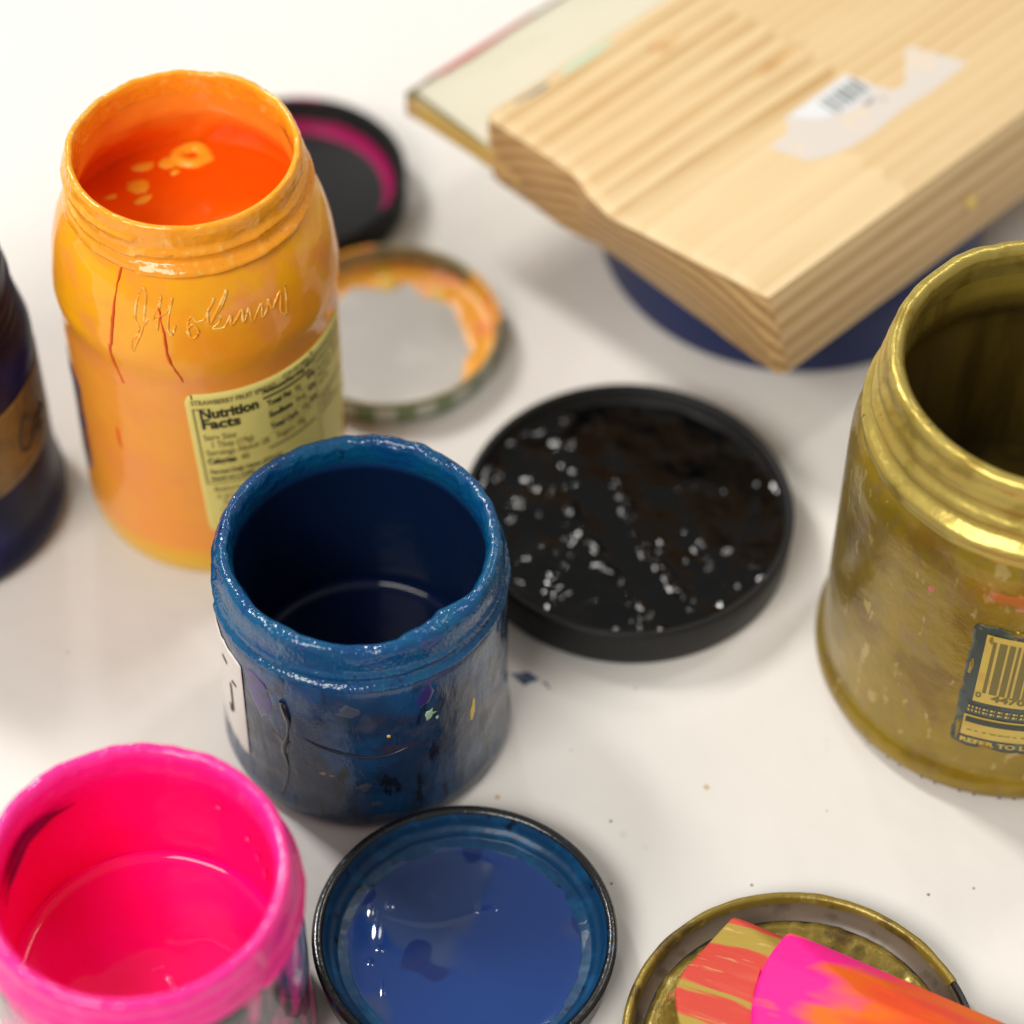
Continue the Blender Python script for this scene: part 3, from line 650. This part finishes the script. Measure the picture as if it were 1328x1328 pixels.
# fuchsia and black lid
fd = thing('jar_lid', 'black lid streaked with fuchsia paint, behind the orange jar', 'lid', (-7.94, 17.96))
lathe('lid_shell', [(0, .02), (3.7, .02), (3.92, .08), (4.0, .25), (4.0, 1.4), (3.93, 1.5), (3.78, 1.5), (3.72, 1.4), (3.66, .9), (3.52, .82), (3.46, .40), (3.3, .32), (0, .3)], M_fblk.m, fd, segs=140)
wall_arc('paint_streak', lambda a, t: [(3.51+.03*N(a*5, 2), .74+.08*N(a*4, 3)), (3.42, .58), (3.37, .42), (3.20+.08*N(a*3, 7), .335)], -28, 120, M_fus.m, fd, 80)
wall_arc('paint_streak', lambda a, t: [(3.74, 1.30-.2*abs(2*t-1)), (3.77, 1.47), (3.85, 1.515), (3.93, 1.51)], 78, 98, M_fus.m, fd, 24)
# green checked lid
gn = thing('jar_lid', 'upturned lid with green checked rim and orange paint residue, by the orange jar', 'lid', (-4.28, 10.84))
lathe('lid_shell', [(0, .03), (3.3, .03), (3.6, .06), (3.74, .2), (3.78, .95), (3.86, 1.02), (3.84, 1.1), (3.74, 1.12), (3.66, 1.04), (3.63, .4), (3.45, .22), (0, .2)], M_gshell.m, gn, segs=140)
lathe('checked_band', [(3.45, .025), (3.62, .055), (3.765, .2), (3.80, .93)], M_check.m, gn, segs=140)
lathe('liner', [(3.3, .215), (2.9, .25), (2.75, .24), (0, .24)], M_disc.m, gn, segs=120)
def res_in(a):
    d = math.degrees(a) % 360
    w = .75+.30*N(cos(a)*3, sin(a)*3, 1, 1.3)+.20*N(cos(a)*3, sin(a)*3, 5, 3)
    w += .25*exp(-((d-55)/16)**2)+.12*exp(-((d-95)/10)**2)
    k = 1.0 if d < 130 or d > 345 else max(.22, 1-min(abs(d-130), abs(345-d))/40)
    return 3.42-max(.1, w)*k
def ores(a, t):
    ri = res_in(a); hi = .95 if (t < .42 or t > .93) else .5
    out = [(3.60, .30+hi*.35+.12*N(a*5, 3)), (3.56, .40), (3.44, .34)]
    for q in (.25, .5, .75): out.append((3.44+(ri-3.44)*q, .33+.05*N(cos(a)*4+q, sin(a)*4, 2, 2.2)))
    return out+[(ri, .245)]
wall_arc('paint_residue', ores, -170, 190, M_ores.m, gn, 200)
wall_arc('paint_residue', lambda a, t: [(3.55, .5), (3.64, .95+.1*N(a*6, 2)), (3.72, 1.135), (3.84, 1.125), (3.88, 1.0-.2*abs(N(a*5, 4)))], 2, 42, M_ores.m, gn, 40)
wall_arc('paint_residue', lambda a, t: [(3.64, .9), (3.70, 1.13), (3.80, 1.135), (3.88, 1.02)], 100, 128, M_ores.m, gn, 30)

# ------------------------------------------------------------------ tub, board
tu = thing('plastic_tub', 'wide round dark blue tub hidden under the pine board', 'tub', (9.78, 16.33))
lathe('tub_wall', [(0, .05), (6.3, .02), (6.62, .1), (6.76, .35), (6.78, 4.0), (6.72, 4.36), (6.55, 4.38), (6.48, 4.2), (6.42, .4), (0, .3)], M_tub.m, tu, segs=160)

TOPZ, BOTZ = 7.6, 4.39
bd = thing('pine_board', 'thick pale pine board with a torn barcode sticker, lying on the tub', 'board', (7.91, 5.97), 44.5)
L = 30
# the sawn end: outline (u along the board, v across) of the upper and the lower edge
top = [(.02, -.02), (-.18, 1.1), (-.36, 2.16), (-.6, 3.5), (-.79, 4.73), (-.98, 5.6), (-1.0, 5.95), (-.9, 6.6), (-.79, 7.18), (-.52, 7.9), (-.44, 8.31), (-.46, 9.08), (-.54, 10.49), (-.6, 11.7), (-.5, 12.12), (-.3, 12.2)]
bot = [(.5, -.75), (.14, -.58), (.10, 1.0), (.14, 2.4), (.15, 3.6), (.17, 5.0), (.18, 6.17), (.17, 6.9), (.14, 7.61), (.04, 8.0), (-.04, 8.32), (-.12, 9.15), (-.14, 10.8), (-.15, 11.9), (-.1, 12.3), (.1, 12.45)]
def lerp(a, b, t): return tuple(x+(y-x)*t for x, y in zip(a, b))
K = 10
prof = [i/K for i in range(K+1)]
V, F, MI = [], [], []
def endpt(i, t):   # t 0 top .. 1 bottom, slightly swelling saw cut
    u, v = lerp(top[i], bot[i], t); b = .10*sin(pi*t)
    return (u-b+.03*N(i*.7, t*5, 2), v-(.25*sin(pi*t*.9) if i < 2 else 0), TOPZ+(BOTZ-TOPZ)*t-(.10*(1-t)**6))
n = len(top)
for i in range(n):
    for t in prof: V.append(endpt(i, t))
for i in range(n-1):
    for j in range(K):
        a = i*(K+1)+j; F.append((a, a+1, a+K+2, a+K+1)); MI.append(3)
end_obj = (V, F, MI)
# right side (v = 0 side): sheet from end profile i = 0 along u, rounded over at the top
base = len(V); NU = 24
def sidept(s, t, left=False):
    e = endpt(n-1 if left else 0, t); u = e[0]+(L-e[0])*s
    return (u, e[1], e[2])
for s in range(NU+1):
    for t in prof: V.append(sidept(s/NU, t))
for s in range(NU):
    for j in range(K):
        a = base+s*(K+1)+j; F.append((a, a+K+1, a+K+2, a+1)); MI.append(4)
base2 = len(V)
for s in range(NU+1):
    for t in prof: V.append(sidept(s/NU, t, True))
for s in range(NU):
    for j in range(K):
        a = base2+s*(K+1)+j; F.append((a, a+1, a+K+2, a+K+1)); MI.append(4)
# top sheet, split by finger joints into pieces
def col_of(u, v): return 0 if v > 5.0 else (1 if u < 6.8+(.35 if int(v/.6) % 2 else -.2) else 2)
base3 = len(V); us = [0, .012, .03]+[k/60 for k in range(3, 61)]
for i in range(n):
    e = endpt(i, 0)
    for s in us: V.append((e[0]+(L-e[0])*s, e[1], e[2]+(.10 if s > 0.001 and 0 < i < n-1 else 0)))
m = len(us)
for i in range(n-1):
    for s in range(m-1):
        a = base3+i*m+s; F.append((a, a+m, a+m+1, a+1)); MI.append(0)
base4 = len(V)
for i in range(n):
    e = endpt(i, 1); V.append(e); V.append((L, e[1], e[2]))
for i in range(n-1): a = base4+2*i; F.append((a, a+1, a+3, a+2)); MI.append(4)
a0 = [base+NU*(K+1)+j for j in range(K+1)]; a1 = [base2+NU*(K+1)+j for j in range(K+1)]
for j in range(K): F.append((a0[j], a1[j], a1[j+1], a0[j+1])); MI.append(3)
# one top material that blends the three glued pieces
mt = Mat('pine_top', (.80, .60, .33), .5, spec=.35)
def grain(m, cy, cz, scale, dist, light, darkc, amount, su=.13):
    w = m.n.new('ShaderNodeTexWave'); w.wave_type = 'RINGS'; w.rings_direction = 'X'; w.wave_profile = 'SAW'
    w.inputs['Scale'].default_value = scale; w.inputs['Distortion'].default_value = dist; w.inputs['Detail'].default_value = 3; w.inputs['Detail Scale'].default_value = .35
    m.link(m.vec((su, 1, 1), (0, cy, cz)), w.inputs['Vector'])
    mx = m.n.new('ShaderNodeMix'); mx.data_type = 'RGBA'; m.link(m.math('MULTIPLY', m.math('POWER', m.ramp(w.outputs['Fac'], .15, 1, 0, amount), 1.2), m.ramp(m.noise(.35, cy*3, 3, (.25, 1.3, 1)), .35, .62, .30, 1.1)), mx.inputs[0])
    mx.inputs[6].default_value = lin(light); mx.inputs[7].default_value = lin(darkc); return mx.outputs[2]
gA = grain(mt, -1.0, -1.0, .50, 5.0, (.77, .59, .335), (.43, .235, .065), 1)
gB = grain(mt, -8.5, 2.0, .40, 1.8, (.78, .60, .35), (.70, .51, .27), .8)
gC = grain(mt, 3.0, -3.0, .60, 4.0, (.73, .55, .31), (.58, .37, .155), .85)
x_, y_, z3 = mt.xyz()
jig = mt.math('MULTIPLY', mt.math('PINGPONG', y_, .45), 1.0)
fC = mt.ramp(mt.math('SUBTRACT', x_, jig), 6.55, 6.60)
fA = mt.ramp(mt.math('ADD', y_, mt.math('MULTIPLY', x_, .03)), 5.05, 5.11)
fA2 = mt.math('MULTIPLY', fA, mt.ramp(mt.math('SUBTRACT', x_, mt.math('PINGPONG', y_, .45)), 9.2, 9.15))
mt.mix(1.0, gB).mix(fC, gC).mix(fA2, gA)
mt.layer((.66, .46, .22), 3.5, .48, .72, 3, (.05, 1.6, 1.6), amount=.45).layer((.70, .47, .22), .16, .5, .68, 8, (.5, 1, 1), 3, amount=.35)
mt.bump(6, .006, 3, 3, (.06, 1, 1))
o = mesh('board_body', V, F, mt.m, bd, smooth=False)
for mm in (M_w_pale, M_w_tan, M_w_end, M_w_side): o.data.materials.append(mm.m)
o.data.polygons.foreach_set('material_index', MI)
o.data.update()
# tongue along the far left side, flush with the sawn end
tv = [(-.62, 16.0), (-.55, 15.0), (-.45, 13.0), (-.44, 12.3), (-.36, 11.3), (-.32, 10.75)]
V, F = [], []
for u, v in tv: V += [(u, v, 6.12), (u, v, 5.12)]
for k in range(len(tv)-1): F.append((2*k, 2*k+1, 2*k+3, 2*k+2))
q = len(tv)
for (u, v) in tv: V += [(L, v, 6.12), (L, v, 5.12)]
for k in range(q-1):
    F.append((2*k, 2*k+2, 2*q+2*k+2, 2*q+2*k)); F.append((2*k+1, 2*q+2*k+1, 2*q+2*k+3, 2*k+3))
F += [(0, 2*q, 2*q+1, 1), (2*q-2, 2*q-1, 4*q-1, 4*q-2)]
to = mesh('tongue', V, F, M_tongue.m, bd, smooth=False)
bv = to.modifiers.new('b', 'BEVEL'); bv.width = .05*CM; bv.segments = 2; bv.limit_method = 'ANGLE'
V = [(u-.06, v, z) for u, v in tv for z in (6.0, 5.2)]; 
V += [(u+.02, v, z) for u, v in tv for z in (6.0, 5.2)]
F = [(2*k, 2*k+1, 2*k+3, 2*k+2) for k in range(q-1)]+[(2*k, 2*k+2, 2*q+2*k+2, 2*q+2*k) for k in range(q-1)]+[(2*k+1, 2*q+2*k+1, 2*q+2*k+3, 2*k+3) for k in range(q-1)]
mesh('paint_coat', V, F, M_tyel.m, to, smooth=False)
V = [(-.62, 16.03, 6.17), (-.62, 16.03, 5.12), (L, 16.03, 5.12), (L, 16.03, 6.17), (-.62, 15.9, 6.17), (L, 15.9, 6.17)]
mesh('dark_edge', V, [(0, 1, 2, 3), (0, 3, 5, 4)], M_tedge.m, to, smooth=False)
mesh('red_paint', [(.3, 16.07, 6.18), (.9, 15.86, 6.18), (2.2, 15.80, 6.18), (3.8, 15.88, 6.18), (5.4, 16.0, 6.18), (5.4, 16.07, 6.18), (5.4, 16.07, 5.2), (.3, 16.07, 5.2)], [(0, 7, 6, 5), (0, 5, 4, 3, 2, 1)], M_tred.m, to, smooth=False)
mesh('green_edge', [(-.66, 16.08, 6.16), (-.66, 16.08, 5.12), (-.60, 15.6, 5.12), (-.60, 15.6, 6.16), (-.40, 15.9, 6.165), (-.47, 12.3, 6.165), (-.56, 12.3, 6.165)], [(0, 1, 2, 3), (0, 3, 4), (3, 6, 5, 4)], M_tgreen.m, to, smooth=False)
# sticker
st = [(5.09, 4.59), (5.9, 4.62), (6.2, 4.75), (6.52, 5.21), (9.63, 5.27), (9.8, 4.7), (9.91, 4.17), (10.19, 3.62), (10.7, 3.55), (11.15, 3.95), (11.9, 4.6), (12.28, 4.74), (13.11, 2.81), (11.2, 2.72), (9.57, 2.79), (8.2, 2.68), (7.15, 2.74), (6.2, 2.95), (5.47, 3.31)]
zt = TOPZ+.006
so = mesh('sticker', [(u, v, zt) for u, v in st], [tuple(reversed(range(len(st))))], M_stick_w.m, bd, smooth=False)
md = so.modifiers.new('t', 'SOLIDIFY'); md.thickness = .008*CM; md.offset = 0
pb = [(6.62, 5.18), (9.58, 5.22), (9.72, 4.5), (9.75, 4.05), (8.4, 3.98), (7.3, 4.35)]
mesh('barcode_panel', [(u, v, zt+.012) for u, v in pb], [tuple(reversed(range(len(pb))))], M_stick_b.m, so, smooth=False)
V, F = [], []; u = 7.9
for w, g in ((.10, .12), (.16, .10), (.08, .12), (.22, .09), (.20, .08), (.10, .10), (.24, .10)):
    b = len(V); V += [(u, 4.96, zt+.02), (u, 4.16, zt+.02), (u+w, 4.16, zt+.02), (u+w, 4.96, zt+.02)]; F.append((b, b+1, b+2, b+3)); u += w+g
for a, c, w in ((8.9, 3.86, .5), (9.55, 3.62, .12)):
    b = len(V); V += [(a, c, zt+.02), (a, c-.12, zt+.02), (a+w, c-.12, zt+.02), (a+w, c, zt+.02)]; F.append((b, b+1, b+2, b+3))
mesh('barcode', V, F, M_bar.m, so, smooth=False)
def stain(name, c, ru, rv, mat, seed, z=.004, n=22):
    rr = [1+.35*N(cos(2*pi*k/n)*2, sin(2*pi*k/n)*2, seed) for k in range(n)]
    V = [(c[0], c[1], TOPZ+z)]+[(c[0]+ru*rr[k]*cos(2*pi*k/n), c[1]+rv*rr[k]*sin(2*pi*k/n), TOPZ+z) for k in range(n)]
    mesh(name, V, [(0, 1+k, 1+(k+1) % n) for k in range(n)], mat, bd, smooth=False)
stain('knot', (8.5, 7.3), 1.3, .22, M_knot.m, 3); stain('knot', (6.3, 10.6), .7, .35, M_knot.m, 9)
stain('paint_smudge', (3.9, 11.9), 1.3, .14, M_teal.m, 5); stain('ink_smudge', (1.5, 11.85), .55, .10, M_bar.m, 7); stain('ink_smudge', (.75, 11.9), .3, .06, M_bar.m, 8)
blob = [(9.1, -.36), (9.5, -.34), (9.7, -.50), (9.5, -.62), (9.15, -.58)]
mesh('paint_smudge', [(u, v-.14-.12, 6.2-(v+.36)*-1.5) for u, v in blob], [tuple(range(5))], M_tyel.m, bd, smooth=False)

# ------------------------------------------------------------------ foam brushes
def foam(name, label, A, axis_deg, edge, pts, mat, hz):
    t = thing(name, label, 'foam brush', (A[0], A[1], 0), axis_deg)
    bm = bmesh.new()
    for p in pts: bm.verts.new((p[0]*CM, p[1]*CM, (p[2])*CM))
    g = bmesh.ops.convex_hull(bm, input=bm.verts)
    bmesh.ops.delete(bm, geom=[v for v in bm.verts if not v.link_faces], context='VERTS')
    bmesh.ops.dissolve_limit(bm, angle_limit=R(4), verts=bm.verts, edges=bm.edges)
    bmesh.ops.bevel(bm, geom=bm.edges[:], offset=.13*CM, segments=3, affect='EDGES', profile=.6)
    bmesh.ops.recalc_face_normals(bm, faces=bm.faces)
    me = bpy.data.meshes.new('foam_tip'); bm.to_mesh(me); bm.free(); me.materials.append(mat)
    o = bpy.data.objects.new('foam_tip', me); COL.objects.link(o); o.parent = t
    w = pts[-1]
    tube('handle', [(6.4, hz[0], hz[1]), (10, hz[0], hz[1]-.25), (17, hz[0], hz[1]-.9)], .42, M_stick.m, t, n=16)
    return t
# local x runs along the brush, local y across (towards the back positive)
foam('foam_brush', 'foam brush tip striped red and olive, lower one on the gold lid', (6.5, -12.8), -26, None,
     [(0, 0, 1.5), (0, 0, 1.15), (-.3, -1.2, 1.5), (-.57, -2.3, 1.45), (-.55, -2.95, 1.4), (0, -3.9, 1.35), (.8, -4.6, 1.3), (-.57, -2.3, 1.1), (-.5, -2.95, 1.05), (.8, -4.6, 1.05), (6.5, -4.7, 1.05), (6.5, 0.1, 1.05), (1.6, -.75, 2.0), (6.5, -.9, 2.1), (6.5, -3.2, 2.0), (2.2, -2.9, 1.9)], M_f1.m, (-1.7, 1.5))
foam('foam_brush', 'foam brush tip blotched orange and hot pink, lying on top of the red striped one', (7.97, -13.72), -25.5, None,
     [(0, 0, 2.2), (0, 0, 1.95), (-.28, -1.05, 2.2), (-.2, -1.9, 2.15), (-.05, -2.6, 2.1), (.35, -3.6, 2.1), (.95, -4.8, 2.1), (-.05, -2.6, 1.8), (.95, -4.8, 1.8), (7.5, -4.9, 1.8), (7.5, 0.1, 1.8), (2.7, -1.75, 3.35), (7.5, -1.9, 3.6), (7.5, -4.0, 3.5), (3.2, -3.7, 3.2)], M_f2.m, (-2.0, 2.6))

# ------------------------------------------------------------------ camera
cam = bpy.data.cameras.new('Camera'); co = bpy.data.objects.new('Camera', cam); COL.objects.link(co)
PITCH, ROLL, FPX, TZ, D = R(50.0438), R(.72323), 3566.11, 4.037, 85.0
cam.sensor_width = 36; cam.lens = FPX/1328*36
fwd = Vector((0, cos(PITCH), -sin(PITCH)))
loc = Vector((0, 0, TZ))-fwd*D
co.location = loc*CM
from mathutils import Matrix
up = Vector((0, sin(PITCH), cos(PITCH))); rt = Vector((1, 0, 0))
r2 = cos(ROLL)*rt+sin(ROLL)*up; u2 = -sin(ROLL)*rt+cos(ROLL)*up
M3 = Matrix((r2, u2, -fwd)).transposed()
co.rotation_euler = M3.to_euler()
cam.dof.use_dof = True; cam.dof.focus_distance = .785; cam.dof.aperture_fstop = cam.lens/22.0; cam.dof.aperture_blades = 0
cam.clip_start = .01; cam.clip_end = 50
sc.camera = co

# ------------------------------------------------------------------ light: room ambience, ceiling panels and added fill lamps
w = bpy.data.worlds.new('World'); sc.world = w; w.use_nodes = True
bg = w.node_tree.nodes['Background']; bg.inputs[0].default_value = (1.0, .965, .92, 1); bg.inputs[1].default_value = .33
def lamp(x, y, z, sx, sy, watt, col=(1, .97, .92), aim=(0, 0, 0)):
    l = bpy.data.lights.new('ceiling_or_fill_lamp', 'AREA'); l.shape = 'RECTANGLE'; l.size = sx*CM; l.size_y = sy*CM; l.energy = watt; l.color = col
    o = bpy.data.objects.new('ceiling_or_fill_lamp', l); COL.objects.link(o); o.location = (x*CM, y*CM, z*CM)
    o.rotation_euler = (Vector(aim)-Vector((x, y, z))).to_track_quat('-Z', 'Y').to_euler(); return o
lamp(-115, 100, 170, 26, 62, 29)
lamp(90, 90, 180, 20, 90, 7)
lamp(-95, -135, 170, 120, 80, 40, (1, .96, .90))  # added soft fill from the front left, standing in for ceiling bounce
lamp(-44, 201, 190, 15, 15, 5.5)  # small lamp added for glints on the wet paint

sc.view_settings.view_transform = 'Standard'; sc.view_settings.look = 'None'; sc.view_settings.gamma = 1; sc.view_settings.exposure = -0.05
sc.view_settings.use_curve_mapping = False
sc.cycles.max_bounces = 8; sc.cycles.use_denoising = True
